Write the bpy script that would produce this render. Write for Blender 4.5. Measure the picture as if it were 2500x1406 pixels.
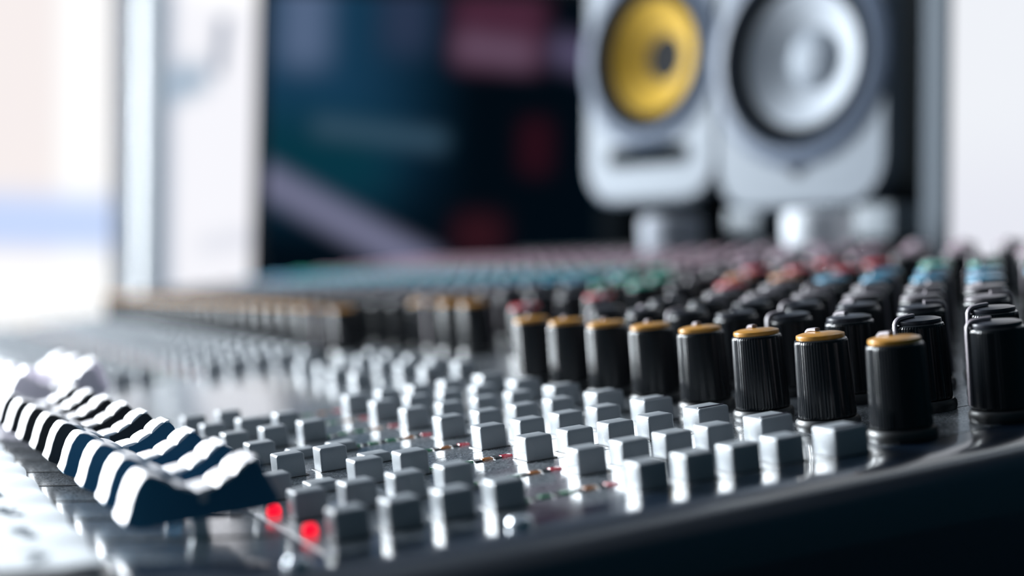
import bpy, math, random
from mathutils import Vector, Matrix
random.seed(7)
PI = math.pi
U = 0.03                      # one channel pitch of the console, in metres
TILT = math.radians(7.0)      # slope of the upper control panel
ZC = 0.8066                   # height of the console's local origin
scene = bpy.context.scene
for o in list(bpy.data.objects):
    bpy.data.objects.remove(o)
C = scene.collection

# ------------------------------------------------------------------ camera
RX = Matrix.Rotation(TILT, 4, 'X')
right = Vector((0.40709004, 0.90761248, -0.10255377))
down = Vector((0.00415886, -0.11411911, -0.99345837))
fwd = Vector((-0.91337856, 0.4040005, -0.05023138))
loc = Vector((9.5517, -5.0898, 2.1412)) * U
m = Matrix.Identity(4)
for i in range(3):
    m[i][0] = right[i]; m[i][1] = -down[i]; m[i][2] = -fwd[i]; m[i][3] = loc[i]
cam_data = bpy.data.cameras.new('camera')
cam = bpy.data.objects.new('camera', cam_data); C.objects.link(cam)
cam.matrix_world = Matrix.Translation((0, 0, ZC)) @ RX @ m
cam_data.sensor_width = 36.0
cam_data.lens = 3615.0 / 2500 * 36
cam_data.clip_start = 0.01; cam_data.clip_end = 60
cam_data.dof.use_dof = True
cam_data.dof.focus_distance = 13.2 * U
cam_data.dof.aperture_fstop = 5.0
scene.camera = cam

# ------------------------------------------------------------------ world, lights, exposure
w = bpy.data.worlds.new('world'); scene.world = w; w.use_nodes = True
w.node_tree.nodes['Background'].inputs[0].default_value = (0.14, 0.5, 0.72, 1)
w.node_tree.nodes['Background'].inputs[1].default_value = 0.08
vs = scene.view_settings
vs.view_transform = 'Standard'; vs.look = 'None'; vs.gamma = 1; vs.exposure = 0.0
vs.use_curve_mapping = False

def area(name, pos, target, sx, sy, power, col):
    l = bpy.data.lights.new(name, 'AREA'); l.shape = 'RECTANGLE'; l.size = sx; l.size_y = sy
    l.energy = power; l.color = col
    o = bpy.data.objects.new(name, l); C.objects.link(o)
    o.location = pos
    o.rotation_euler = (Vector(target) - Vector(pos)).to_track_quat('-Z', 'Y').to_euler()
    return o
# daylight through the wide window at the far end of the room: the key light, coming low along the console
area('end_window_daylight', (-1.93, -0.76, 1.24), (-0.1, -0.1, 0.85), 1.35, 0.85, 320, (0.88, 0.95, 1.0))
# weak fill light added on the operator's side, where no window is built
area('side_fill_light', (-1.35, -1.9, 1.28), (-0.55, 0.0, 0.85), 1.6, 0.95, 10, (0.90, 0.96, 1.0))

# ------------------------------------------------------------------ helpers
def lin(c):
    return tuple(((v / 255) / 12.92 if v / 255 <= 0.04045 else ((v / 255 + 0.055) / 1.055) ** 2.4) for v in c) + (1.0,)

def mat(name, rgb, rough=0.5, metal=0.0, coat=0.0, bump=0.0, bscale=400.0, emit=None, estr=0.0, var=0.0, spec=0.5):
    mt = bpy.data.materials.new(name); mt.use_nodes = True
    nt = mt.node_tree; b = nt.nodes['Principled BSDF']
    b.inputs['Base Color'].default_value = lin(rgb)
    b.inputs['Roughness'].default_value = rough
    b.inputs['Metallic'].default_value = metal
    b.inputs['Specular IOR Level'].default_value = spec
    b.inputs['Coat Weight'].default_value = coat
    b.inputs['Coat Roughness'].default_value = 0.08
    if emit:
        b.inputs['Emission Color'].default_value = lin(emit); b.inputs['Emission Strength'].default_value = estr
    if bump or var:
        tc = nt.nodes.new('ShaderNodeTexCoord'); nz = nt.nodes.new('ShaderNodeTexNoise')
        nz.inputs['Scale'].default_value = bscale; nz.inputs['Detail'].default_value = 3
        nt.links.new(tc.outputs['Object'], nz.inputs['Vector'])
        if bump:
            bp = nt.nodes.new('ShaderNodeBump'); bp.inputs['Strength'].default_value = bump
            bp.inputs['Distance'].default_value = 0.0004
            nt.links.new(nz.outputs['Fac'], bp.inputs['Height']); nt.links.new(bp.outputs[0], b.inputs['Normal'])
        if var:
            mx = nt.nodes.new('ShaderNodeMix'); mx.data_type = 'RGBA'
            l = lin(rgb)
            mx.inputs[6].default_value = tuple(v * (1 - var) for v in l[:3]) + (1,)
            mx.inputs[7].default_value = tuple(min(1, v * (1 + var)) for v in l[:3]) + (1,)
            nt.links.new(nz.outputs['Fac'], mx.inputs[0]); nt.links.new(mx.outputs[2], b.inputs['Base Color'])
    return mt

M = {}
M['knob'] = mat('knob_black_plastic', (13, 17, 21), 0.2, var=0.25, bscale=3000, spec=0.32)
M['collar'] = mat('knob_collar_black', (14, 17, 20), 0.42)
M['pointer'] = mat('knob_pointer_grey', (132, 124, 130), 0.45, bump=0.1, bscale=2500)
M['cap_yellow'] = mat('cap_amber', (186, 128, 32), 0.38, coat=0.4, var=0.15, bscale=600)
M['cap_dark'] = mat('cap_charcoal', (36, 38, 46), 0.3, coat=0.0, var=0.15, bscale=600)
M['cap_grey'] = mat('cap_grey', (110, 104, 108), 0.4, coat=0.15, var=0.15, bscale=600)
M['cap_blue'] = mat('cap_blue', (48, 138, 172), 0.4, coat=0.6, var=0.12, bscale=600)
M['cap_green'] = mat('cap_green', (30, 158, 132), 0.4, coat=0.6, var=0.12, bscale=600)
M['cap_mauve'] = mat('cap_mauve', (148, 118, 132), 0.4, coat=0.6, var=0.12, bscale=600)
M['cap_red'] = mat('cap_red', (190, 26, 50), 0.4, coat=0.6, var=0.12, bscale=600)
M['cap_orange'] = mat('cap_orange', (190, 112, 40), 0.4, coat=0.6, var=0.12, bscale=600)
M['button'] = mat('button_grey_plastic', (138, 143, 148), 0.4, coat=0.12, bump=0.2, bscale=5000, var=0.08)
M['dark_line'] = mat('button_marker', (30, 30, 48), 0.3)
M['socket'] = mat('socket_black', (16, 18, 22), 0.4)
M['fader_navy'] = mat('fader_navy_plastic', (0, 84, 118), 0.6, bump=0.1, bscale=2500)
M['fader_black'] = mat('fader_black_plastic', (4, 16, 26), 0.6, bump=0.1, bscale=2500)
M['fader_white'] = mat('fader_white_inlay', (240, 236, 238), 0.4, bump=0.1, bscale=1500)
M['fader_pale'] = mat('fader_pale_plastic', (224, 216, 228), 0.5, bump=0.1, bscale=1500)
M['line_grey'] = mat('fader_line', (150, 160, 170), 0.5)
M['steel'] = mat('bare_steel', (190, 195, 200), 0.25, metal=1.0)
M['led_green'] = mat('led_green', (24, 130, 80), 0.2, coat=1.0)
M['led_orange'] = mat('led_orange', (190, 110, 20), 0.2, coat=1.0)
M['led_red'] = mat('led_red', (190, 14, 44), 0.2, emit=(235, 15, 50), estr=0.06, coat=1.0)
M['led_lit'] = mat('led_lit_red', (255, 10, 50), 0.3, emit=(255, 0, 40), estr=1.2)
M['led_clear'] = mat('led_clear', (120, 132, 136), 0.15)
M['cheek'] = mat('cheek_glossy_blue_black', (12, 28, 46), 0.3, coat=1.0, bump=0.06, bscale=700, var=0.2)
M['body'] = mat('console_case', (20, 24, 30), 0.5)

def panel_material():
    mt = bpy.data.materials.new('panel_speckled_grey'); mt.use_nodes = True
    nt = mt.node_tree; N = nt.nodes; L = nt.links; b = N['Principled BSDF']
    tc = N.new('ShaderNodeTexCoord')
    vo = N.new('ShaderNodeTexVoronoi'); vo.inputs['Scale'].default_value = 2600
    L.new(tc.outputs['Object'], vo.inputs['Vector'])
    rp = N.new('ShaderNodeValToRGB')
    rp.color_ramp.elements[0].position = 0.35; rp.color_ramp.elements[0].color = lin((74, 80, 88))
    rp.color_ramp.elements[1].position = 0.9; rp.color_ramp.elements[1].color = lin((220, 226, 232))
    L.new(vo.outputs['Color'], rp.inputs[0]); L.new(rp.outputs[0], b.inputs['Base Color'])
    nz = N.new('ShaderNodeTexNoise'); nz.inputs['Scale'].default_value = 1800
    L.new(tc.outputs['Object'], nz.inputs['Vector'])
    bp = N.new('ShaderNodeBump'); bp.inputs['Strength'].default_value = 0.12; bp.inputs['Distance'].default_value = 0.0002
    L.new(nz.outputs['Fac'], bp.inputs['Height']); L.new(bp.outputs[0], b.inputs['Normal'])
    b.inputs['Roughness'].default_value = 0.3; b.inputs['Metallic'].default_value = 0.5
    b.inputs['Coat Weight'].default_value = 1.0; b.inputs['Coat Roughness'].default_value = 0.1
    b.inputs['Coat IOR'].default_value = 2.5
    return mt
M['panel'] = panel_material()

class MB:
    """collects geometry; build() links it as one mesh object"""
    def __init__(s): s.v = []; s.f = []; s.mi = []; s.sm = []; s.mats = []
    def m(s, mt):
        if mt not in s.mats: s.mats.append(mt)
        return s.mats.index(mt)
    def add(s, vs_, fs, mt, smooth=False):
        b = len(s.v); k = s.m(mt); s.v += [tuple(v) for v in vs_]
        for f in fs:
            s.f.append(tuple(b + i for i in f)); s.mi.append(k); s.sm.append(smooth)
    def prism(s, poly, axis, a, b, mt, bev=0.0, smooth=False):
        """poly: list of (p,q) ; axis 'x': p=y,q=z ; 'z': p=x,q=y ; 'y': p=x,q=z"""
        n = len(poly)
        cx = sum(p[0] for p in poly) / n; cy = sum(p[1] for p in poly) / n
        def put(p, q, h):
            return {'x': (h, p, q), 'z': (p, q, h), 'y': (p, h, q)}[axis]
        layers = [(a, 0.0), (b, 0.0)] if not bev else [(a, bev), (a + bev * .3, bev * .3), (a + bev, 0), (b - bev, 0), (b - bev * .3, bev * .3), (b, bev)]
        vs_ = []
        for h, ins in layers:
            for p, q in poly:
                d = math.hypot(p - cx, q - cy) or 1
                k = 1 - ins / d
                vs_.append(put(cx + (p - cx) * k, cy + (q - cy) * k, h))
        fs = []
        for l in range(len(layers) - 1):
            for i in range(n):
                j = (i + 1) % n
                fs.append((l * n + i, l * n + j, (l + 1) * n + j, (l + 1) * n + i))
        fs.append(tuple(range(n))[::-1]); fs.append(tuple((len(layers) - 1) * n + i for i in range(n)))
        s.add(vs_, fs, mt, smooth)
    def box(s, x0, x1, y0, y1, z0, z1, mt, bev=0.0):
        if not bev:
            vs_ = [(x, y, z) for z in (z0, z1) for y in (y0, y1) for x in (x0, x1)]
            s.add(vs_, [(0, 2, 3, 1), (4, 5, 7, 6), (0, 1, 5, 4), (1, 3, 7, 5), (3, 2, 6, 7), (2, 0, 4, 6)], mt); return
        s.rbox(x0, x1, y0, y1, z0, z1, bev, mt)
    def rbox(s, x0, x1, y0, y1, z0, z1, r, mt, seg=3):
        """box with rounded corners all round (open at nothing)"""
        def ring(ins):
            pts = []
            for cx, cy, a0 in ((x1 - r, y1 - r, 0), (x0 + r, y1 - r, 90), (x0 + r, y0 + r, 180), (x1 - r, y0 + r, 270)):
                for k in range(seg + 1):
                    a = math.radians(a0 + 90 * k / seg)
                    pts.append((cx + (r - ins) * math.cos(a), cy + (r - ins) * math.sin(a)))
            return pts
        n = 4 * (seg + 1); vs_ = []; L_ = []
        for k in range(seg + 1):
            a = PI / 2 * k / seg
            L_.append((z0 + r * (1 - math.sin(a)), r * (1 - math.cos(a))))
        L_ = [(z0 + r * (1 - math.cos(PI / 2 * k / seg)), r * (1 - math.sin(PI / 2 * k / seg))) for k in range(seg + 1)]
        L_ += [(z1 - r * (1 - math.cos(PI / 2 * k / seg)), r * (1 - math.sin(PI / 2 * k / seg))) for k in range(seg, -1, -1)]
        for z, ins in L_:
            for p in ring(min(ins, r * 0.999)): vs_.append((p[0], p[1], z))
        fs = []
        for l in range(len(L_) - 1):
            for i in range(n):
                j = (i + 1) % n
                fs.append((l * n + i, l * n + j, (l + 1) * n + j, (l + 1) * n + i))
        fs.append(tuple(range(n))[::-1]); fs.append(tuple((len(L_) - 1) * n + i for i in range(n)))
        k0 = len(s.f); s.add(vs_, fs, mt, True)
        s.sm[-1] = s.sm[-2] = False
        for l in range(len(L_) - 1):       # the four flat sides
            if l == seg:
                for i in range(seg, n, seg + 1): s.sm[k0 + l * n + i] = False
    def lathe(s, prof, n, mt, cx=0, cy=0, flute=0.0, smooth=True, axis='z', cz=0):
        """prof: list of (r,z,flutefactor)"""
        vs_ = []
        for q in prof:
            r, z = q[0], q[1]; fl = (q[2] if len(q) > 2 else 0) * flute
            for i in range(n):
                a = 2 * PI * i / n; rr = r - (fl if i % 2 else 0)
                p = (rr * math.cos(a), rr * math.sin(a), z)
                if axis == 'z': vs_.append((cx + p[0], cy + p[1], cz + p[2]))
                else: vs_.append((cx + p[0], cy - p[2], cz + p[1]))     # axis 'y': lathe axis points to -y
        fs = []
        for l in range(len(prof) - 1):
            for i in range(n):
                j = (i + 1) % n; fs.append((l * n + i, l * n + j, (l + 1) * n + j, (l + 1) * n + i))
        fs.append(tuple(range(n))[::-1]); fs.append(tuple((len(prof) - 1) * n + i for i in range(n)))
        s.add(vs_, fs, mt, smooth)
    def tube(s, pts, wd, ht, mt, side):
        """rectangular bar along pts in the plane spanned by (radial, z); side = direction of its width"""
        sd = Vector(side).normalized(); vs_ = []
        n = len(pts); P = [Vector(p) for p in pts]
        for i, p in enumerate(P):
            t = (P[min(i + 1, n - 1)] - P[max(i - 1, 0)]).normalized(); nn = t.cross(sd).normalized()
            for a, b in ((-1, -.6), (-.6, -1), (.6, -1), (1, -.6), (1, .6), (.6, 1), (-.6, 1), (-1, .6)):
                vs_.append(p + sd * (a * wd / 2) + nn * (b * ht / 2))
        fs = []
        for l in range(n - 1):
            for i in range(8):
                j = (i + 1) % 8; fs.append((l * 8 + i, l * 8 + j, (l + 1) * 8 + j, (l + 1) * 8 + i))
        fs.append(tuple(range(8))[::-1]); fs.append(tuple((n - 1) * 8 + i for i in range(8)))
        s.add(vs_, fs, mt, True)
    def append(s, o, mtx):
        b = len(s.v)
        s.v += [tuple(mtx @ Vector(v)) for v in o.v]
        mp = [s.m(x) for x in o.mats]
        for f, k, sm in zip(o.f, o.mi, o.sm):
            s.f.append(tuple(b + i for i in f)); s.mi.append(mp[k]); s.sm.append(sm)
    def mesh(s, name, scale=U):
        me = bpy.data.meshes.new(name)
        me.from_pydata([(x * scale, y * scale, z * scale) for x, y, z in s.v], [], s.f)
        for mt in s.mats: me.materials.append(mt)
        me.polygons.foreach_set('material_index', s.mi)
        me.polygons.foreach_set('use_smooth', s.sm)
        me.update()
        import bmesh
        bm = bmesh.new(); bm.from_mesh(me); bmesh.ops.recalc_face_normals(bm, faces=bm.faces); bm.to_mesh(me); bm.free()
        if any(s.sm) and hasattr(me, 'set_sharp_from_angle'):
            me.set_sharp_from_angle(angle=math.radians(38))
        return me
    def build(s, name, parent=None, scale=U):
        o = bpy.data.objects.new(name, s.mesh(name, scale)); C.objects.link(o)
        if parent: o.parent = parent
        return o

def link(name, me, parent=None, at=(0, 0, 0), rz=0.0, rx=0.0):
    o = bpy.data.objects.new(name, me); C.objects.link(o)
    if parent: o.parent = parent
    o.location = Vector(at) * U; o.rotation_euler = (rx, 0, rz)
    return o
def tag(o, label=None, cat=None, group=None, kind=None):
    if label: o['label'] = label
    if cat: o['category'] = cat
    if group: o['group'] = group
    if kind: o['kind'] = kind
    return o
def empty(name, pos, rot=(0, 0, 0)):
    o = bpy.data.objects.new(name, None); C.objects.link(o); o.location = pos; o.rotation_euler = rot
    o.empty_display_size = 0.02
    return o
def wbox(name, x0, x1, y0, y1, z0, z1, mt, parent=None, kind=None, bev=0.0):
    b = MB(); b.box(x0, x1, y0, y1, z0, z1, mt, bev); o = b.build(name, parent, 1.0)
    if kind: o['kind'] = kind
    return o

# ================================================================== ROOM
M['wall'] = mat('wall_paint', (150, 154, 160), 0.8, bump=0.1, bscale=60, var=0.04)
M['ceiling'] = mat('ceiling_paint', (120, 126, 134), 0.9, bump=0.1, bscale=60, var=0.04)
M['floor'] = mat('floor_carpet', (70, 74, 82), 0.9, bump=0.4, bscale=900, var=0.2)
M['trim'] = mat('painted_frame', (240, 242, 243), 0.45)
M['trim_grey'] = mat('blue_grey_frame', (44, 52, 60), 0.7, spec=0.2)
M['desk'] = mat('desk_dark_laminate', (24, 27, 32), 0.4, var=0.1, bscale=80)
wbox('floor', -2.0, 1.6, -2.2, 1.35, -0.05, 0.0, M['floor'], kind='structure')
wbox('ceiling', -2.0, 1.6, -2.2, 1.35, 2.5, 2.55, M['ceiling'], kind='structure')
wbox('wall_left', -2.1, -2.0, -2.2, 1.35, 0, 2.5, M['wall'], kind='structure')
wbox('wall_back', -2.0, -0.5, 1.25, 1.35, 0, 2.5, M['wall'], kind='structure')
wbox('wall_front', -2.0, 1.6, -2.3, -2.2, 0, 2.5, M['ceiling'], kind='structure')

def pane_material(name, base, blobs, strength):
    """back-lit pane: base colour plus soft rectangular patches (cx,cz,hw,hh,soft,angle,colour) in pane coordinates (metres)"""
    mt = bpy.data.materials.new(name); mt.use_nodes = True
    nt = mt.node_tree; N = nt.nodes; L = nt.links
    for n in list(N):
        if n.type == 'BSDF_PRINCIPLED': N.remove(n)
    out = [n for n in N if n.type == 'OUTPUT_MATERIAL'][0]
    tc = N.new('ShaderNodeTexCoord'); sep = N.new('ShaderNodeSeparateXYZ'); L.new(tc.outputs['Object'], sep.inputs[0])
    def mth(op, a, b=None, c=None):
        n = N.new('ShaderNodeMath'); n.operation = op
        for i, v in enumerate((a, b, c)):
            if v is None: continue
            if isinstance(v, (int, float)): n.inputs[i].default_value = v
            else: L.new(v, n.inputs[i])
        return n.outputs[0]
    col = None
    rgb = N.new('ShaderNodeRGB'); rgb.outputs[0].default_value = lin(base); col = rgb.outputs[0]
    for cx, cz, hw, hh, soft, ang, c in blobs:
        ca, sa = math.cos(ang), math.sin(ang)
        dx = mth('SUBTRACT', sep.outputs['X'], cx); dz = mth('SUBTRACT', sep.outputs['Z'], cz)
        u_ = mth('ABSOLUTE', mth('ADD', mth('MULTIPLY', dx, ca), mth('MULTIPLY', dz, sa)))
        v_ = mth('ABSOLUTE', mth('SUBTRACT', mth('MULTIPLY', dz, ca), mth('MULTIPLY', dx, sa)))
        def edge(t, h):
            n = N.new('ShaderNodeMapRange'); n.interpolation_type = 'SMOOTHSTEP'
            L.new(t, n.inputs[0]); n.inputs[1].default_value = h - soft; n.inputs[2].default_value = h + soft
            n.inputs[3].default_value = 1; n.inputs[4].default_value = 0
            return n.outputs[0]
        fac = mth('MULTIPLY', edge(u_, hw), edge(v_, hh))
        mx = N.new('ShaderNodeMix'); mx.data_type = 'RGBA'
        L.new(fac, mx.inputs[0]); L.new(col, mx.inputs[6]); mx.inputs[7].default_value = lin(c)
        col = mx.outputs[2]
    e = N.new('ShaderNodeEmission'); e.inputs[1].default_value = strength; L.new(col, e.inputs[0])
    L.new(e.outputs[0], out.inputs[0])
    return mt

# window at the far end of the room: local x runs towards the viewer's right (world +Y), local z up
def end_window(name, y0, y1, z0, z1, pm, frame):
    root = empty(name, (-1.985, (y0 + y1) / 2, (z0 + z1) / 2), (0, 0, PI / 2)); tag(root, kind='structure')
    hw, hh = (y1 - y0) / 2, (z1 - z0) / 2
    b = MB(); b.box(-hw, hw, 0.0, 0.006, -hh, hh, pm); b.build('window_pane', root, 1.0)
    f = MB()
    t = frame
    f.rbox(-hw - t, -hw, -0.03, 0.015, -hh - t, hh + t, 0.004, M['trim'])
    f.rbox(-hw, hw, -0.03, 0.015, hh, hh + t, 0.004, M['trim'])
    f.rbox(-hw, hw, -0.03, 0.015, -hh - t, -hh, 0.004, M['trim'])
    f.build('window_frame', root, 1.0)
    return root
pm1 = pane_material('bright_outdoor_view', (242, 234, 233),
    [(0.85, 0.36, 3.0, 0.10, 0.03, 0, (255, 255, 255)),
     (0.805, -0.02, 0.035, 2.0, 0.02, 0, (255, 255, 255)),
     (0.775, -0.17, 0.30, 0.04, 0.03, 0, (196, 214, 250)),
     (0.475, -0.33, 3.0, 0.11, 0.03, 0, (255, 255, 255))], 1.06)
end_window('window_1', -1.50, 0.195, 0.70, 1.52, pm1, 0.03)
pm2 = pane_material('second_pane_view', (238, 238, 244),
    [(-0.075, -0.12, 0.014, 0.36, 0.012, 0, (150, 165, 185)),
     (-0.045, 0.10, 0.04, 0.025, 0.02, 0.5, (160, 178, 196)),
     (0.012, 0.16, 0.007, 0.045, 0.01, -0.1, (70, 95, 125)),
     (0.03, -0.14, 0.05, 0.012, 0.02, 0.2, (216, 218, 228)),
     (0.02, 0.28, 0.06, 0.05, 0.03, 0, (255, 255, 255))], 1.1)
end_window('window_2', 0.265, 0.425, 0.70, 1.42, pm2, 0.035)

# white corner with a bright window, right of the loudspeakers
wbox('wall_right', -0.50, -0.02, 0.53, 0.57, 0, 2.5, M['wall'], kind='structure')
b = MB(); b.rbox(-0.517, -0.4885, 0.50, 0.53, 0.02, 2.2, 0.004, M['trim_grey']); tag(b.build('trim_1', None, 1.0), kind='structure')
wr = empty('window_3', (-0.10, 0.501, 1.1)); tag(wr, kind='structure')
pm3 = pane_material('bright_blind', (238, 241, 247), [(-0.1, 0.3, 3, 0.16, 0.12, 0, (244, 248, 255)), (0, -0.22, 3, 0.05, 0.05, 0, (230, 232, 242))], 1.02)
b = MB(); b.box(-0.387, -0.12, 0.0, 0.006, -0.4, 0.6, pm3); b.build('window_pane', wr, 1.0)
b = MB(); b.rbox(-0.387, -0.07, -0.010, 0.02, 0.6, 0.65, 0.004, M['trim']); b.rbox(-0.387, -0.07, -0.010, 0.02, -0.45, -0.4, 0.004, M['trim']); b.rbox(-0.12, -0.07, -0.010, 0.02, -0.4, 0.6, 0.004, M['trim'])
b.build('window_frame', wr, 1.0)

# desk under everything
dk = empty('desk', (-0.6, 0.35, 0)); tag(dk, 'wide dark desk carrying the mixing console and the shelf', 'desk')
b = MB(); b.rbox(-0.70, 1.1, -0.58, 0.10, 0.722, 0.75, 0.006, M['desk']); b.build('tabletop', dk, 1.0)
for sx in (-0.66, 1.02):
    for sy in (-0.54, 0.03):
        b = MB(); b.rbox(sx, sx + 0.06, sy, sy + 0.06, 0, 0.722, 0.006, M['desk']); b.build('leg', dk, 1.0)

# ================================================================== TELEVISION
tvm = pane_material('screen_picture', (2, 10, 18),
    [(-0.33, 0.12, 0.16, 0.18, 0.10, 0, (22, 58, 84)),
     (-0.30, 0.155, 0.030, 0.06, 0.03, 0, (86, 104, 134)),
     (-0.17, 0.165, 0.03, 0.05, 0.03, 0, (42, 54, 78)),
     (-0.05, 0.150, 0.058, 0.050, 0.022, 0, (70, 38, 56)),
     (-0.055, 0.122, 0.05, 0.018, 0.02, -0.1, (96, 74, 94)),
     (0.10, 0.105, 0.085, 0.018, 0.022, -0.28, (84, 78, 106)),
     (-0.29, -0.02, 0.10, 0.05, 0.05, -0.1, (8, 52, 66)),
     (-0.20, 0.012, 0.085, 0.012, 0.018, -0.1, (52, 78, 96)),
     (-0.24, -0.104, 0.130, 0.020, 0.016, -0.47, (112, 114, 140)),
     (0.0, 0.0, 0.02, 0.035, 0.02, 0, (40, 14, 24)),
     (-0.07, -0.115, 0.03, 0.025, 0.025, 0, (48, 20, 28))], 1.0)
M['bezel'] = mat('screen_bezel_black', (14, 15, 18), 0.25)
tv = empty('television', (-1.437, 0.640, 1.032), (0, math.radians(0.9), math.radians(66.0)))
tag(tv, 'large dark flat screen showing slanted grey and dim red shapes, beyond the console', 'television')
b = MB(); b.box(-0.345, 0.345, -0.001, 0.002, -0.190, 0.190, tvm); b.build('screen', tv, 1.0)
b = MB(); b.rbox(-0.36, 0.36, 0.002, 0.03, -0.205, 0.205, 0.004, M['bezel'])
for a in ((-0.36, -0.345, -0.205, 0.205), (0.345, 0.36, -0.205, 0.205), (-0.345, 0.345, 0.19, 0.205), (-0.345, 0.345, -0.205, -0.19)):
    b.box(a[0], a[1], -0.006, 0.003, a[2], a[3], M['bezel'])
b.build('housing', tv, 1.0)
b = MB(); b.rbox(-0.03, 0.03, 0.01, 0.025, -0.255, -0.18, 0.004, M['bezel'])
b.rbox(-0.14, 0.14, -0.07, 0.09, -0.27, -0.255, 0.005, M['bezel']); b.build('stand', tv, 1.0)

# low cabinet that carries the television
M['cabinet'] = mat('cabinet_black', (18, 20, 24), 0.5)
cb = empty('cabinet', (-1.55, 0.62, 0)); tag(cb, 'low black cabinet standing under the large dark screen', 'cabinet')
b = MB(); b.rbox(-0.25, 0.22, -0.22, 0.42, 0, 0.757, 0.004, M['cabinet']); b.build('carcass', cb, 1.0)

# ================================================================== SHELF AND LOUDSPEAKERS
M['shelf'] = mat('shelf_black', (8, 10, 13), 0.7, spec=0.1)
sh = empty('speaker_shelf', (-0.78, 0.63, 0)); tag(sh, 'black raised shelf behind the console under both loudspeakers', 'shelf')
b = MB(); b.rbox(-1.10, -0.53, 0.462, 0.78, 0.868, 0.888, 0.004, M['shelf'])
for v in range(len(b.v)): b.v[v] = (b.v[v][0] + 0.78, b.v[v][1] - 0.63, b.v[v][2])
b.build('board', sh, 1.0)
for sx in (-0.30, -0.02, 0.22):
    b = MB(); b.rbox(sx, sx + 0.02, -0.155, 0.14, 0, 0.868, 0.003, M['shelf']); b.build('support', sh, 1.0)

M['baffle'] = mat('baffle_silver_grey', (70, 79, 90), 0.55, spec=0.35)
M['ring'] = mat('ring_pale_grey', (58, 68, 84), 0.5, spec=0.3)
M['cabinet_side'] = mat('speaker_case_black', (10, 12, 15), 0.5)
M['surround'] = mat('rubber_surround', (8, 12, 16), 0.8, spec=0.05)
M['cone_yellow'] = mat('cone_yellow_fibre', (142, 112, 14), 0.45, bump=0.2, bscale=500, var=0.1)
M['cone_silver'] = mat('cone_silver', (136, 141, 148), 0.5)
M['cap_cone_dark'] = mat('dust_cap_dark', (12, 14, 18), 0.8, spec=0.1)
M['cap_cone_light'] = mat('dust_cap_silver', (112, 118, 126), 0.6, spec=0.2)
M['port'] = mat('port_black', (3, 8, 12), 0.9, spec=0.0)
M['pad_grey'] = mat('pad_grey', (84, 92, 100), 0.6)
M['pad_black'] = mat('pad_black', (6, 8, 10), 0.9, spec=0.0)

def rrect(w_, h, r, n=8, rb=None):
    pts = []
    for cx, cy, a0, rr in ((w_ - r, h - r, 0, r), (-w_ + r, h - r, 90, r), (-w_ + (rb or r), -h + (rb or r), 180, rb or r), (w_ - (rb or r), -h + (rb or r), 270, rb or r)):
        for k in range(n + 1):
            a = math.radians(a0 + 90 * k / n); pts.append((cx + rr * math.cos(a), cy + rr * math.sin(a)))
    return pts

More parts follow.
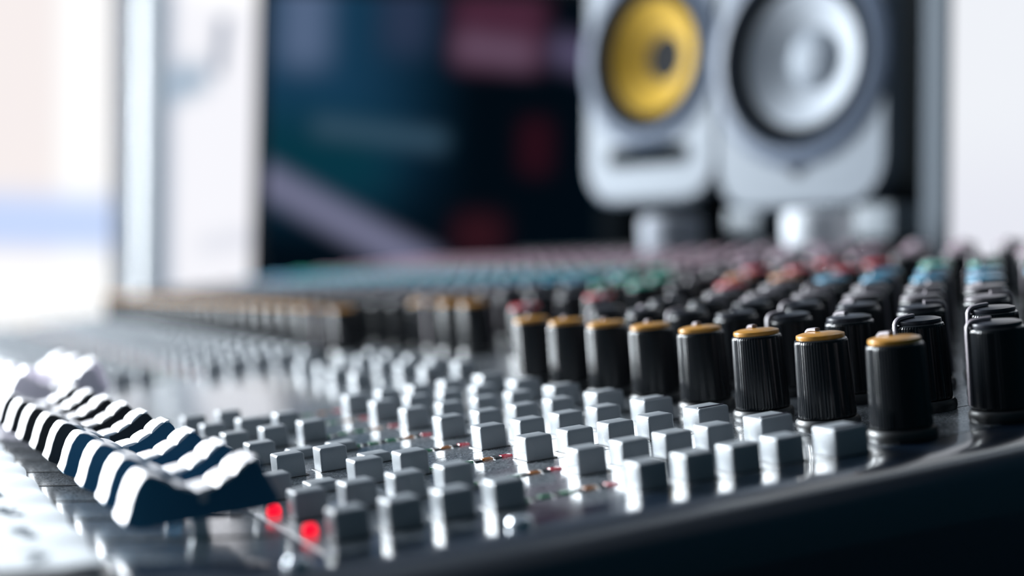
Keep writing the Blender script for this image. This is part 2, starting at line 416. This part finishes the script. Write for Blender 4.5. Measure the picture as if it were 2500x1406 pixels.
def speaker(name, pos, rz, h, conez, cone, dust, slot, label, pads, padmat, big):
    """origin: middle of the front face's bottom edge; front looks to local -y"""
    root = empty(name, pos, (0, 0, rz)); tag(root, label, 'loudspeaker', 'loudspeakers on the raised shelf')
    W = 0.0800; D = 0.20
    b = MB(); pts = [(x, z + h / 2) for x, z in rrect(W - 0.002, h / 2 - 0.001, 0.018, rb=0.028)]
    # cabinet narrows towards the back
    n = len(pts); vs_ = []
    for y, k in ((0.014, 1.0), (0.05, 0.98), (D, 0.80)):
        vs_ += [(x * k, y, (z - h / 2) * (1 if k > .9 else .97) + h / 2) for x, z in pts]
    fs = [(l * n + i, l * n + (i + 1) % n, (l + 1) * n + (i + 1) % n, (l + 1) * n + i) for l in range(2) for i in range(n)]
    fs += [tuple(2 * n + i for i in range(n))[::-1]]
    b.add(vs_, fs, M['cabinet_side'], True); b.build('case', root, 1.0)
    # baffle with a round hole: ring-shaped front plus rim
    b = MB(); R0 = 0.0655 if not big else 0.0665
    outer = rrect(W, h / 2, 0.022, n=10, rb=0.034); outer = [(x, z + h / 2) for x, z in outer]
    N_ = 96
    def outer_at(a):
        # ray from the cone centre to the outline
        dx, dz = math.cos(a), math.sin(a); best = None
        for i in range(len(outer)):
            x1, z1 = outer[i]; x2, z2 = outer[(i + 1) % len(outer)]
            z1 -= conez; z2 -= conez
            den = dx * (z2 - z1) - dz * (x2 - x1)
            if abs(den) < 1e-12: continue
            t = (x1 * (z2 - z1) - z1 * (x2 - x1)) / den
            u_ = (x1 * dz - z1 * dx) / den
            if t > 0 and -1e-6 <= u_ <= 1 + 1e-6 and (best is None or t < best): best = t
        return best or W
    vs_ = []
    rings = [(1.0, 0.016), (1.0, 0.004), (0.97, 0.0)]
    for k, y in rings:
        for i in range(N_):
            a = 2 * PI * i / N_; t = outer_at(a) * k; vs_.append((t * math.cos(a), y, conez + t * math.sin(a)))
    for r, y in ((R0 + 0.012, 0.0), (R0 + 0.002, 0.0), (R0, 0.004), (R0, 0.016)):
        for i in range(N_):
            a = 2 * PI * i / N_; vs_.append((r * math.cos(a), y, conez + r * math.sin(a)))
    nr = 7
    fs = [(l * N_ + i, l * N_ + (i + 1) % N_, (l + 1) * N_ + (i + 1) % N_, (l + 1) * N_ + i) for l in range(nr - 1) for i in range(N_)]
    b.add(vs_, fs, M['baffle'], True); b.build('baffle', root, 1.0)
    # raised ring round the driver
    b = MB(); b.lathe([(R0 + 0.001, -0.004), (R0 + 0.001, 0.003), (R0 + 0.004, 0.0055), (R0 + 0.012, 0.004), (R0 + 0.0165, 0.0015), (R0 + 0.0168, -0.002)], 96, M['ring'], axis='y', cz=conez)
    # open the ring: lathe caps removed
    b.f = b.f[:-2]; b.mi = b.mi[:-2]; b.sm = b.sm[:-2]
    b.build('driver_ring', root, 1.0)
    b = MB()
    b.lathe([(R0, -0.012), (R0 - 0.002, -0.008), (R0 - 0.006, -0.001), (R0 - 0.011, 0.000), (R0 - 0.0155, -0.006)], 96, M['surround'], axis='y', cz=conez)
    b.f = b.f[:-2]; b.mi = b.mi[:-2]; b.sm = b.sm[:-2]
    b.build('surround', root, 1.0)
    b = MB()
    rc = R0 - 0.0145
    b.lathe([(rc, -0.004), (rc * .8, -0.011), (rc * .6, -0.0175), (rc * .42, -0.0225), (rc * .34, -0.025)], 96, cone, axis='y', cz=conez)
    b.f = b.f[:-2]; b.mi = b.mi[:-2]; b.sm = b.sm[:-2]
    b.build('cone', root, 1.0)
    b = MB(); q = rc * (.46 if big else .44); dep = -0.0225
    if big: prof = [(q * math.cos(t), dep + 0.012 * math.sin(t)) for t in (0, .3, .6, .9, 1.2, 1.45)]
    else: prof = [(q, dep), (q * .9, dep - 0.003), (q * .6, dep - 0.008), (q * .25, dep - 0.010), (q * .02, dep - 0.010)]
    b.lathe(prof, 48, dust, axis='y', cz=conez); b.build('dust_cap', root, 1.0)
    # tweeter above
    b = MB(); b.lathe([(0.026, 0.0), (0.025, 0.003), (0.016, -0.002), (0.013, 0.0), (0.009, 0.006), (0.001, 0.009)], 48, M['cap_cone_dark'], axis='y', cz=min(conez + 0.108, h - 0.035)); b.build('tweeter', root, 1.0)
    if slot:
        b = MB(); pts = rrect(0.049, 0.0085, 0.0082)
        b.prism([(x, z + slot) for x, z in pts], 'y', -0.002, 0.01, M['port']); b.build('port', root, 1.0)
    else:
        b = MB(); pts = [(0.0, -0.010), (0.012, 0.0), (0.008, 0.009), (-0.008, 0.009), (-0.012, 0.0)]
        b.prism([(x + 0.0, z + 0.034) for x, z in pts], 'y', -0.002, 0.004, M['cap_cone_dark']); b.build('badge', root, 1.0)
    for px, ww in pads:
        b = MB(); b.rbox(px - ww, px + ww, 0.004, 0.16, -(pos[2] - 0.888), 0.0015, 0.002, padmat); b.build('foot', root, 1.0)
    return root
RZ = math.radians(16.5)
speaker('loudspeaker', (-0.868, 0.486, 0.928), RZ, 0.285, 0.131, M['cone_yellow'], M['cap_cone_dark'], 0.042,
        'grey loudspeaker with yellow cone and black slot below it', [(-0.05, 0.02), (0.05, 0.02)], M['pad_black'], False)
speaker('loudspeaker', (-0.640, 0.486, 0.912), RZ, 0.30, 0.114, M['cone_silver'], M['cap_cone_light'], None,
        'grey loudspeaker with silver cone, nearest the bright window', [(-0.056, 0.017), (0.066, 0.017)], M['pad_grey'], True)

# ================================================================== MIXING CONSOLE
con = empty('mixing_console', (0, 0, ZC), (TILT, 0, 0))
tag(con, 'long dark mixing console crowded with rotary knobs, grey push buttons and faders', 'mixing console')
XL = -41.2
def zf(y): return (-2.45 - y) * 0.155 if y < -2.45 else 0.0      # surface height of the panels
# case
b = MB()
tn = math.tan(TILT)
def zbot(y): return -1.1 - tn * (y + 6.4)
poly = [(-6.4, zbot(-6.4)), (15.0, zbot(15.0)), (15.0, -0.06), (-2.45, -0.06), (-6.3, zf(-6.3) - 0.06)]
b.prism(poly, 'x', XL, 0.06, M['body']); b.build('case', con)
# control panels, split by dark channel gaps
pan = MB()
xs = []
x = 0.36
edges = [0.07] + [-s - 0.95 for s in range(0, 8)] + [-14.35] + [-14.35 - k for k in range(1, 27)]
for i in range(len(edges) - 1):
    x1, x0 = edges[i] - 0.012, edges[i + 1] + 0.012
    pan.prism([(-2.45, -0.07), (15.0, -0.07), (15.0, 0.0), (-2.42, 0.0)], 'x', x0, x1, M['panel'])
pan.build('control_panel', con)
pan = MB()
for i in range(len(edges) - 1):
    x1, x0 = edges[i] - 0.006, edges[i + 1] + 0.006
    pan.prism([(-2.46, -0.07), (-2.46, 0.0), (-6.3, zf(-6.3)), (-6.3, zf(-6.3) - 0.07)], 'x', x0, x1, M['panel'])
pan.build('fader_panel', con)
# right cheek: soft rounded rim running front to back
b = MB()
prof = [(0.07, -2.0), (0.07, -0.012), (0.08, 0.0), (0.25, 0.0), (0.42, 0.0), (0.52, -0.004), (0.62, -0.02), (0.70, -0.05), (0.78, -0.11), (0.84, -0.2), (0.87, -0.34), (0.88, -0.5)]
secs = [(-6.45, 0.155 * 4), (-2.6, 0.02), (-2.2, 0.0), (15.1, 0.0)]
vs_ = []
for y, dz in secs:
    row = [(px, y, pz + dz) for px, pz in prof[1:]]
    row = [(0.07, y, zbot(y))] + row + [(0.88, y, zbot(y))]
    vs_ += row
n = len(prof) + 1
fs = [(l * n + i, l * n + (i + 1) % n, (l + 1) * n + (i + 1) % n, (l + 1) * n + i) for l in range(len(secs) - 1) for i in range(n)]
fs += [tuple(range(n)), tuple((len(secs) - 1) * n + i for i in range(n))]
b.add(vs_, fs, M['cheek'], True); b.build('side_cheek', con)
b = MB(); b.rbox(XL - 0.5, XL, -6.45, 15.1, -1.02, 0.05, 0.05, M['cheek']); b.build('side_cheek', con)
# screws on the panel edge
scr = MB(); scr.lathe([(0.095, -0.01), (0.095, 0.02), (0.085, 0.05), (0.05, 0.075), (0.01, 0.085)], 16, M['steel'])
sme = scr.mesh('screw')
for sx, sy in ((0.30, -1.12), (0.40, -2.72), (0.30, 6.5)):
    link('screw', sme, con, (sx, sy, zf(sy)))

# ---------------- knobs
def knob_body(hi):
    b = MB()
    if hi:
        b.lathe([(0.225, 0.105, 0), (0.250, 0.11, 0), (0.252, 0.13, 1), (0.232, 0.755, 1), (0.226, 0.775, 0.2), (0.215, 0.785, 0), (0.05, 0.785, 0)], 116, M['knob'], flute=0.003, smooth=False)
    else:
        b.lathe([(0.250, 0.10), (0.252, 0.12), (0.230, 0.77), (0.215, 0.785), (0.05, 0.785)], 14, M['knob'])
    return b
def knob_collar(hi):
    b = MB()
    b.lathe([(0.275, 0.0), (0.285, 0.03), (0.282, 0.075), (0.262, 0.098), (0.20, 0.108)], 48 if hi else 12, M['collar'])
    return b
def knob_cap(mt, hi):
    b = MB()
    b.lathe([(0.205, 0.78), (0.212, 0.80), (0.208, 0.822), (0.17, 0.834), (0.08, 0.842), (0.01, 0.843)], 48 if hi else 12, mt)
    return b
def knob_pointer():
    b = MB()
    pts = [(0.262, 0, 0.14), (0.250, 0, 0.50), (0.245, 0, 0.72)]
    for k in range(1, 6):
        a = PI / 2 * k / 5
        pts.append((0.175 + 0.07 * math.cos(a), 0, 0.775 + 0.075 * math.sin(a)))
    pts += [(0.12, 0, 0.857), (0.04, 0, 0.86)]
    b.tube(pts, 0.05, 0.032, M['pointer'], (0, 1, 0))
    return b
KB, KC, KP = knob_body(True), knob_collar(True), knob_pointer()
me_body, me_collar, me_pointer = KB.mesh('knob_body'), KC.mesh('knob_collar'), KP.mesh('knob_pointer')
capmesh = {k: knob_cap(M[k], True).mesh(k) for k in ('cap_yellow', 'cap_dark', 'cap_grey', 'cap_blue', 'cap_green', 'cap_mauve', 'cap_red', 'cap_orange')}
LB = knob_body(False); LC = knob_collar(False)
LCAP = {k: knob_cap(M[k], False) for k in capmesh}
rowY = [2.5, 3.56, 4.42, 5.26, 6.14, 7.04, 7.94, 8.84, 9.72, 10.6, 11.5, 12.4, 13.2]
rowcap = ['cap_yellow', 'cap_dark', 'cap_dark', 'cap_grey', 'cap_grey', 'cap_blue', 'cap_blue', 'cap_green', 'cap_grey', 'cap_mauve', 'cap_mauve', 'cap_mauve', 'cap_mauve']
knobs = []        # (x, y, cap, pointer angle)
for s in range(8):
    for r, y in enumerate(rowY):
        ang = {0: 165, 1: -95, 2: -110, 3: 60}.get(r, random.choice([-100, -60, 180, 90, 40, -140]))
        if r == 1: ang = [-120, -95, 172, -100, 150, -100, 170, -100][s]
        if r == 2: ang = [90, -100, 60, 180, -100, 170, 60, 90][s]
        knobs.append((-s - 0.12, y, rowcap[r], math.radians(ang + random.uniform(-8, 8))))
for k in range(26):
    for r, y in enumerate(rowY):
        knobs.append((-14.85 - k, y, rowcap[r] if r != 8 else 'cap_mauve', math.radians(random.uniform(-180, 180))))
for x, y, c in ((-11.75, 3.65, 'cap_yellow'), (-12.5, 3.6, 'cap_yellow'), (-13.2, 3.6, 'cap_yellow'), (-13.9, 3.6, 'cap_yellow'),
                (-9.6, 3.55, 'cap_red'), (-9.7, 4.8, 'cap_red'), (-10.8, 4.9, 'cap_dark'), (-11.9, 4.9, 'cap_dark'), (-13.1, 4.9, 'cap_dark'),
                (-8.5, 6.3, 'cap_red'), (-9.7, 6.2, 'cap_dark'), (-10.9, 6.2, 'cap_green'), (-12.2, 6.2, 'cap_green'), (-13.4, 6.2, 'cap_dark'),
                (-8.6, 7.3, 'cap_orange'), (-9.8, 7.3, 'cap_orange'), (-11.0, 7.3, 'cap_grey'), (-12.2, 7.3, 'cap_green'), (-13.4, 7.3, 'cap_green'),
                (-8.6, 8.4, 'cap_red'), (-9.8, 8.4, 'cap_red'), (-11.0, 8.4, 'cap_red'), (-12.2, 8.4, 'cap_grey'), (-13.4, 8.4, 'cap_grey'),
                (-9.0, 9.3, 'cap_red'), (-10.4, 9.4, 'cap_red'), (-11.6, 9.4, 'cap_grey'), (-12.8, 9.4, 'cap_mauve'),
                (-8.6, 10.5, 'cap_grey'), (-9.8, 10.5, 'cap_grey'), (-11.0, 10.5, 'cap_mauve'), (-12.2, 10.5, 'cap_mauve'), (-13.4, 10.5, 'cap_mauve'),
                (-8.6, 11.6, 'cap_grey'), (-9.8, 11.6, 'cap_mauve'), (-11.0, 11.6, 'cap_mauve'), (-12.2, 11.6, 'cap_mauve'), (-13.4, 11.6, 'cap_mauve'),
                (-8.6, 12.7, 'cap_mauve'), (-9.8, 12.7, 'cap_mauve'), (-11.0, 12.7, 'cap_mauve'), (-12.2, 12.7, 'cap_mauve'), (-13.4, 12.7, 'cap_mauve')):
    knobs.append((x, y, c, math.radians(random.uniform(-180, 180))))
CAMC = Vector((9.5517, -5.0898, 2.1412))
def project(x, y, z):
    d = Vector((x, y, z)) - CAMC; q = d.dot(fwd)
    return 1250 + 3615 * d.dot(right) / q, 703 + 3615 * d.dot(down) / q, q
def rank(lst, n=100):
    """the n that show largest: inside the frame and nearest"""
    sc = []
    for i, k in enumerate(lst):
        px, py, q = project(k[0], k[1], 0.3)
        sc.append((0 if -60 < px < 2560 and py < 1460 else 1, q, i))
    sc.sort(); return set(i for _, _, i in sc[:n])
near = rank(knobs)
CAPLAB = {'cap_yellow': 'amber cap', 'cap_blue': 'blue cap', 'cap_green': 'green cap', 'cap_red': 'red cap', 'cap_orange': 'orange cap', 'cap_mauve': 'dusty pink cap'}
far = MB()
for i, (x, y, c, a) in enumerate(knobs):
    if i in near:
        k = link('rotary_knob', me_body, con, (x, y, 0))
        link('knob_collar', me_collar, k)
        kc = link('knob_cap', capmesh[c], k)
        if c in CAPLAB: tag(kc, CAPLAB[c])
        link('knob_pointer', me_pointer, k, rz=a)
    else:
        mt = Matrix.Translation((x, y, 0)) @ Matrix.Rotation(a, 4, 'Z')
        far.append(LB, mt); far.append(LC, mt); far.append(LCAP[c], mt)
fo = far.build('rotary_knob', con); tag(fo, kind='stuff')

# ---------------- push buttons
def button(w_, h):
    b = MB(); b.rbox(-w_, 0, 0, w_, -0.05, h, 0.022 if w_ < .28 else 0.026, M['button']); return b
def sock(w_):
    b = MB(); b.box(-w_ - 0.02, 0.02, -0.02, w_ + 0.02, -0.05, 0.006, M['socket']); return b
BW, WW = 0.255, 0.315
b_up, b_dn, b_wide = button(BW, 0.212), button(BW, 0.085), button(WW, 0.225)
s_n, s_w = sock(BW), sock(WW)
meb = {'up': b_up.mesh('button_up'), 'dn': b_dn.mesh('button_down'), 'wide': b_wide.mesh('button_wide')}
mes = {'n': s_n.mesh('button_socket'), 'w': s_w.mesh('button_socket_wide')}
ml = MB(); ml.rbox(-0.075, -0.045, 0.02, WW - 0.02, 0.2, 0.232, 0.004, M['dark_line']); me_line = ml.mesh('marker_line')
buttons = []
pressed = {(3, 3), (2, 1), (4, 2), (4, 3), (7, 3), (6, 0)}
def strip(x, s, left=False):
    for c in range(4): buttons.append((x, 0.405 * c, 'up'))
    buttons.append((x + 0.135, 1.66, 'wide'))
    for c, y in enumerate((-2.25, -1.85, -1.45, -1.04)):
        buttons.append((x - 0.29, y, 'dn' if (s, c) in pressed else 'up'))
for s in range(8): strip(-s, s)
for k in range(26): strip(-14.7 - k, 20 + k)
for x in (-9.0, -9.95, -10.9, -11.85, -12.7):
    buttons.append((x, 2.2, 'up')); buttons.append((x, 1.72, 'up'))
for x, y in ((-9.5, 0.9), (-10.5, 0.9), (-11.5, 1.0), (-12.5, 1.0)): buttons.append((x, y, 'up'))
near = rank(buttons)
far = MB()
for i, (x, y, k) in enumerate(buttons):
    sk = 'w' if k == 'wide' else 'n'
    if i in near:
        o = link('push_button', meb[k], con, (x, y, 0))
        link('button_socket', mes[sk], o)
        if k == 'wide' : link('marker_line', me_line, o)
    else:
        far.append({'up': b_up, 'dn': b_dn, 'wide': b_wide}[k], Matrix.Translation((x, y, 0)))
tag(far.build('push_button', con), kind='stuff')

# ---------------- meter lights
def led(mt):
    b = MB(); b.rbox(-0.075, 0, 0, 0.105, -0.03, 0.018, 0.006, mt, seg=2)
    b.box(-0.095, 0.005, -0.068, 0.0, -0.03, 0.012, M['socket'])
    return b
LEDM = {k: led(M[k]) for k in ('led_green', 'led_orange', 'led_red', 'led_clear')}
leds = {k: v.mesh(k) for k, v in LEDM.items()}
far = MB(); cnt = 0
for x0 in [-s for s in range(8)] + [-14.7 - k for k in range(26)]:
    for j, c in enumerate(('led_red', 'led_orange', 'led_green', 'led_green', 'led_green', 'led_clear')):
        y = -0.05 - 0.188 * j
        if x0 > -8: link('meter_light', leds[c], con, (x0 - 0.44, y, 0))
        else: far.append(LEDM[c], Matrix.Translation((x0 - 0.44, y, 0)))
tag(far.build('meter_light', con), kind='stuff')
# red indicator lamps at the head of the faders, two of them lit
def lamp(mt):
    b = MB(); b.lathe([(0.06, -0.02), (0.06, 0.03), (0.045, 0.065), (0.01, 0.075)], 20, mt); return b.mesh('lamp')
lm_on, lm_off = lamp(M['led_lit']), lamp(M['led_clear'])
for s in range(8):
    o = link('indicator_lamp', lm_on if s < 2 else lm_off, con, (-s - 0.78, -2.3, 0))
    if s < 2: tag(o, 'lit red indicator lamp')

# ---------------- faders
FP = [(0.0, 0.015), (0.0, 0.03), (0.03, 0.085), (0.06, 0.17), (0.10, 0.255), (0.14, 0.305), (0.17, 0.328), (0.205, 0.328), (0.24, 0.315), (0.31, 0.265), (0.36, 0.225), (0.42, 0.195),
      (0.48, 0.168), (0.54, 0.155), (0.60, 0.162), (0.67, 0.185), (0.74, 0.218), (0.80, 0.255), (0.86, 0.297), (0.90, 0.320), (0.94, 0.315), (0.97, 0.28), (1.01, 0.17), (1.07, 0.02), (1.02, -0.03), (0.08, -0.03)]
FW = 0.40
def fader_body(mt):
    b = MB(); b.prism(FP, 'x', -FW, 0.0, mt); return b.mesh('fader_body')
def fader_inlay(mt):
    """white strip over the front and the finger rest, broken by finger ribs"""
    b = MB(); top = FP[1:21]
    # resample
    P = [Vector((p[0], p[1])) for p in top]
    L_ = [0]
    for i in range(1, len(P)): L_.append(L_[-1] + (P[i] - P[i - 1]).length)
    tot = L_[-1]; out = []
    N_ = 110
    for k in range(N_ + 1):
        t = tot * k / N_; i = max(j for j in range(len(L_)) if L_[j] <= t + 1e-9); i = min(i, len(P) - 2)
        q = P[i].lerp(P[i + 1], (t - L_[i]) / (L_[i + 1] - L_[i]))
        d = (P[i + 1] - P[i]).normalized(); nn = Vector((-d.y, d.x))
        th = 0.007
        if t > 0.44:
            ph = ((t - 0.44) % 0.145) / 0.145
            th += 0.016 * (1 - abs(2 * ph - 1) ** 3)
            if ph < 0.05 or ph > 0.97: th -= 0.004
        out.append((q, nn, th))
    outer = [(q + nn * th) for q, nn, th in out]; inner = [(q - nn * 0.01) for q, nn, th in out]
    ww = 0.004
    vs_ = []
    for x in (-FW - ww, -0.012):
        vs_ += [(x, p.x, p.y) for p in outer] + [(x, p.x, p.y) for p in inner]
    n = len(outer); fs = []
    for i in range(n - 1):
        fs.append((i, i + 1, 2 * n + i + 1, 2 * n + i))
        fs.append((n + i, 3 * n + i, 3 * n + i + 1, n + i + 1))
        fs.append((i, n + i, n + i + 1, i + 1)); fs.append((2 * n + i, 2 * n + i + 1, 3 * n + i + 1, 3 * n + i))
    fs += [(0, 2 * n, 3 * n, n), (n - 1, 2 * n - 1, 4 * n - 1, 3 * n - 1)]
    b.add(vs_, fs, mt, True)
    return b.mesh('fader_inlay')
b = MB(); b.box(-FW - 0.005, 0.008, 0.515, 0.565, 0.09, 0.158, M['line_grey']); me_fl = b.mesh('fader_line')
b = MB(); b.box(-0.28, -0.20, 0.48, 0.60, -0.2, 0.02, M['steel']); me_st = b.mesh('fader_stem')
b = MB(); b.box(-0.03, 0.03, 0, 3.4, -0.05, 0.004, M['socket']); me_slot = b.mesh('fader_slot')
fb = {k: fader_body(M[k]) for k in ('fader_navy', 'fader_black', 'fader_pale')}
fi = fader_inlay(M['fader_white'])
FY = [-3.61, -3.59, -3.61, -3.63, -3.64, -3.65, -3.68, -3.71, -3.75, -3.55, -3.35, -3.45, -3.5]
for k in range(13):
    x = -0.6 - k; y = FY[k]
    c = 'fader_navy' if k < 4 else ('fader_black' if k < 9 else 'fader_pale')
    zz = 0.30 if k < 9 else 0.36
    o = link('fader_cap', fb[c], con, (x, y, zz))
    link('fader_inlay', fi, o); link('fader_line', me_fl, o); link('fader_stem', me_st, o)
    if k >= 9: o.scale = (1.25, 1.15, 1.25)
    if c != 'fader_black': tag(o, {'fader_navy': 'navy blue fader cap', 'fader_pale': 'pale fader cap'}[c])
    sl = link('fader_slot', me_slot, con, (x - 0.15, -2.6, zf(-2.6)), rx=0)
    sl.rotation_euler = (math.atan(0.155), 0, PI)
    sl.rotation_euler = (-math.atan(0.155) , 0, 0); sl.location = Vector((x - 0.24, -5.9, zf(-5.9))) * U

# ================================================================== PAPER TAPE ALONG THE FRONT
M['paper'] = mat('white_paper_tape', (214, 217, 220), 0.7, bump=0.1, bscale=200)
M['ink'] = mat('pencil_marks', (120, 130, 140), 0.7)
b = MB(); nn = 260
vs_ = []
for i in range(nn + 1):
    x = 0.30 - 16.3 * i / nn
    e = 0.012 * math.sin(x * 2 * PI) + 0.008 * math.sin(x * 5.1)
    lift = 0.04 + 0.012 * math.sin(x * 2 * PI + 1)
    ys = -3.86 + e
    for t, (y, dz) in enumerate(((ys, lift), (ys - 0.06, lift + 0.015), (ys - 0.3, 0.035), (-5.0, 0.012), (-6.28, 0.012))):
        vs_.append((x, y, zf(y) + dz))
    for y, dz in ((-6.28, 0.002), (-5.0, 0.002), (ys - 0.3, 0.02), (ys, lift - 0.015)):
        vs_.append((x, y, zf(y) + dz))
k9 = 9
fs = [(i * k9 + j, i * k9 + (j + 1) % k9, (i + 1) * k9 + (j + 1) % k9, (i + 1) * k9 + j) for i in range(nn) for j in range(k9)]
fs += [tuple(range(k9)), tuple(nn * k9 + j for j in range(k9))]
b.add(vs_, fs, M['paper'], True)
for s in range(8):       # faint pencil scribble at each channel
    for q in range(5):
        xx = -s - 0.25 + 0.09 * q + random.uniform(-.02, .02); yy = -4.28 + random.uniform(-.05, .05)
        b.box(xx, xx + 0.03, yy, yy + random.uniform(.04, .12), zf(yy) + 0.02, zf(yy) + 0.036, M['ink'])
tp = b.build('paper_tape', None)
tp.location = (0, 0, ZC); tp.rotation_euler = (TILT, 0, 0)
tag(tp, 'wide white paper tape strip stuck along the front edge of the mixing console', 'tape')

# ================================================================== WHITE CUPS behind the knobs
M['china'] = mat('white_china', (176, 180, 186), 0.6, spec=0.2)
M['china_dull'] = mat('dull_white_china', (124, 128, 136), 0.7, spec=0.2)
def cup(pos, r, h, label, cm):
    root = empty('cup', pos); tag(root, label, 'cup', 'small cups behind the last row of knobs')
    b = MB(); prof = [(r * .55, 0), (r * .62, 0.002), (r * .85, h * .25), (r * .98, h * .6), (r, h * .85), (r * .96, h * .96), (r * .8, h), (r * .5, h * 1.01), (0.001, h * 1.012)]
    b.lathe(prof, 40, cm); b.build('body', root, 1.0)
    b = MB(); pts = [(r * .95 + r * .45 * math.sin(a), 0, h * .5 + h * .3 * math.cos(a)) for a in [PI * k / 10 for k in range(11)]]
    b.tube(pts, 0.006, 0.004, cm, (0, 1, 0)); b.build('handle', root, 1.0)
    root.rotation_euler = (0, 0, 2.2)
def ztop(yl):  # world height of the panel at local y (units)
    return ZC + U * yl * math.sin(TILT) + 0.0035
cup((-0.724, 14.35 * U * math.cos(TILT), ztop(14.35)), 0.0245, 0.046, 'small dull white rounded cup below the yellow-coned loudspeaker', M['china_dull'])
cup((-0.530, 14.35 * U * math.cos(TILT), ztop(14.35)), 0.0235, 0.042, 'small bright white rounded cup below the silver-coned loudspeaker', M['china'])
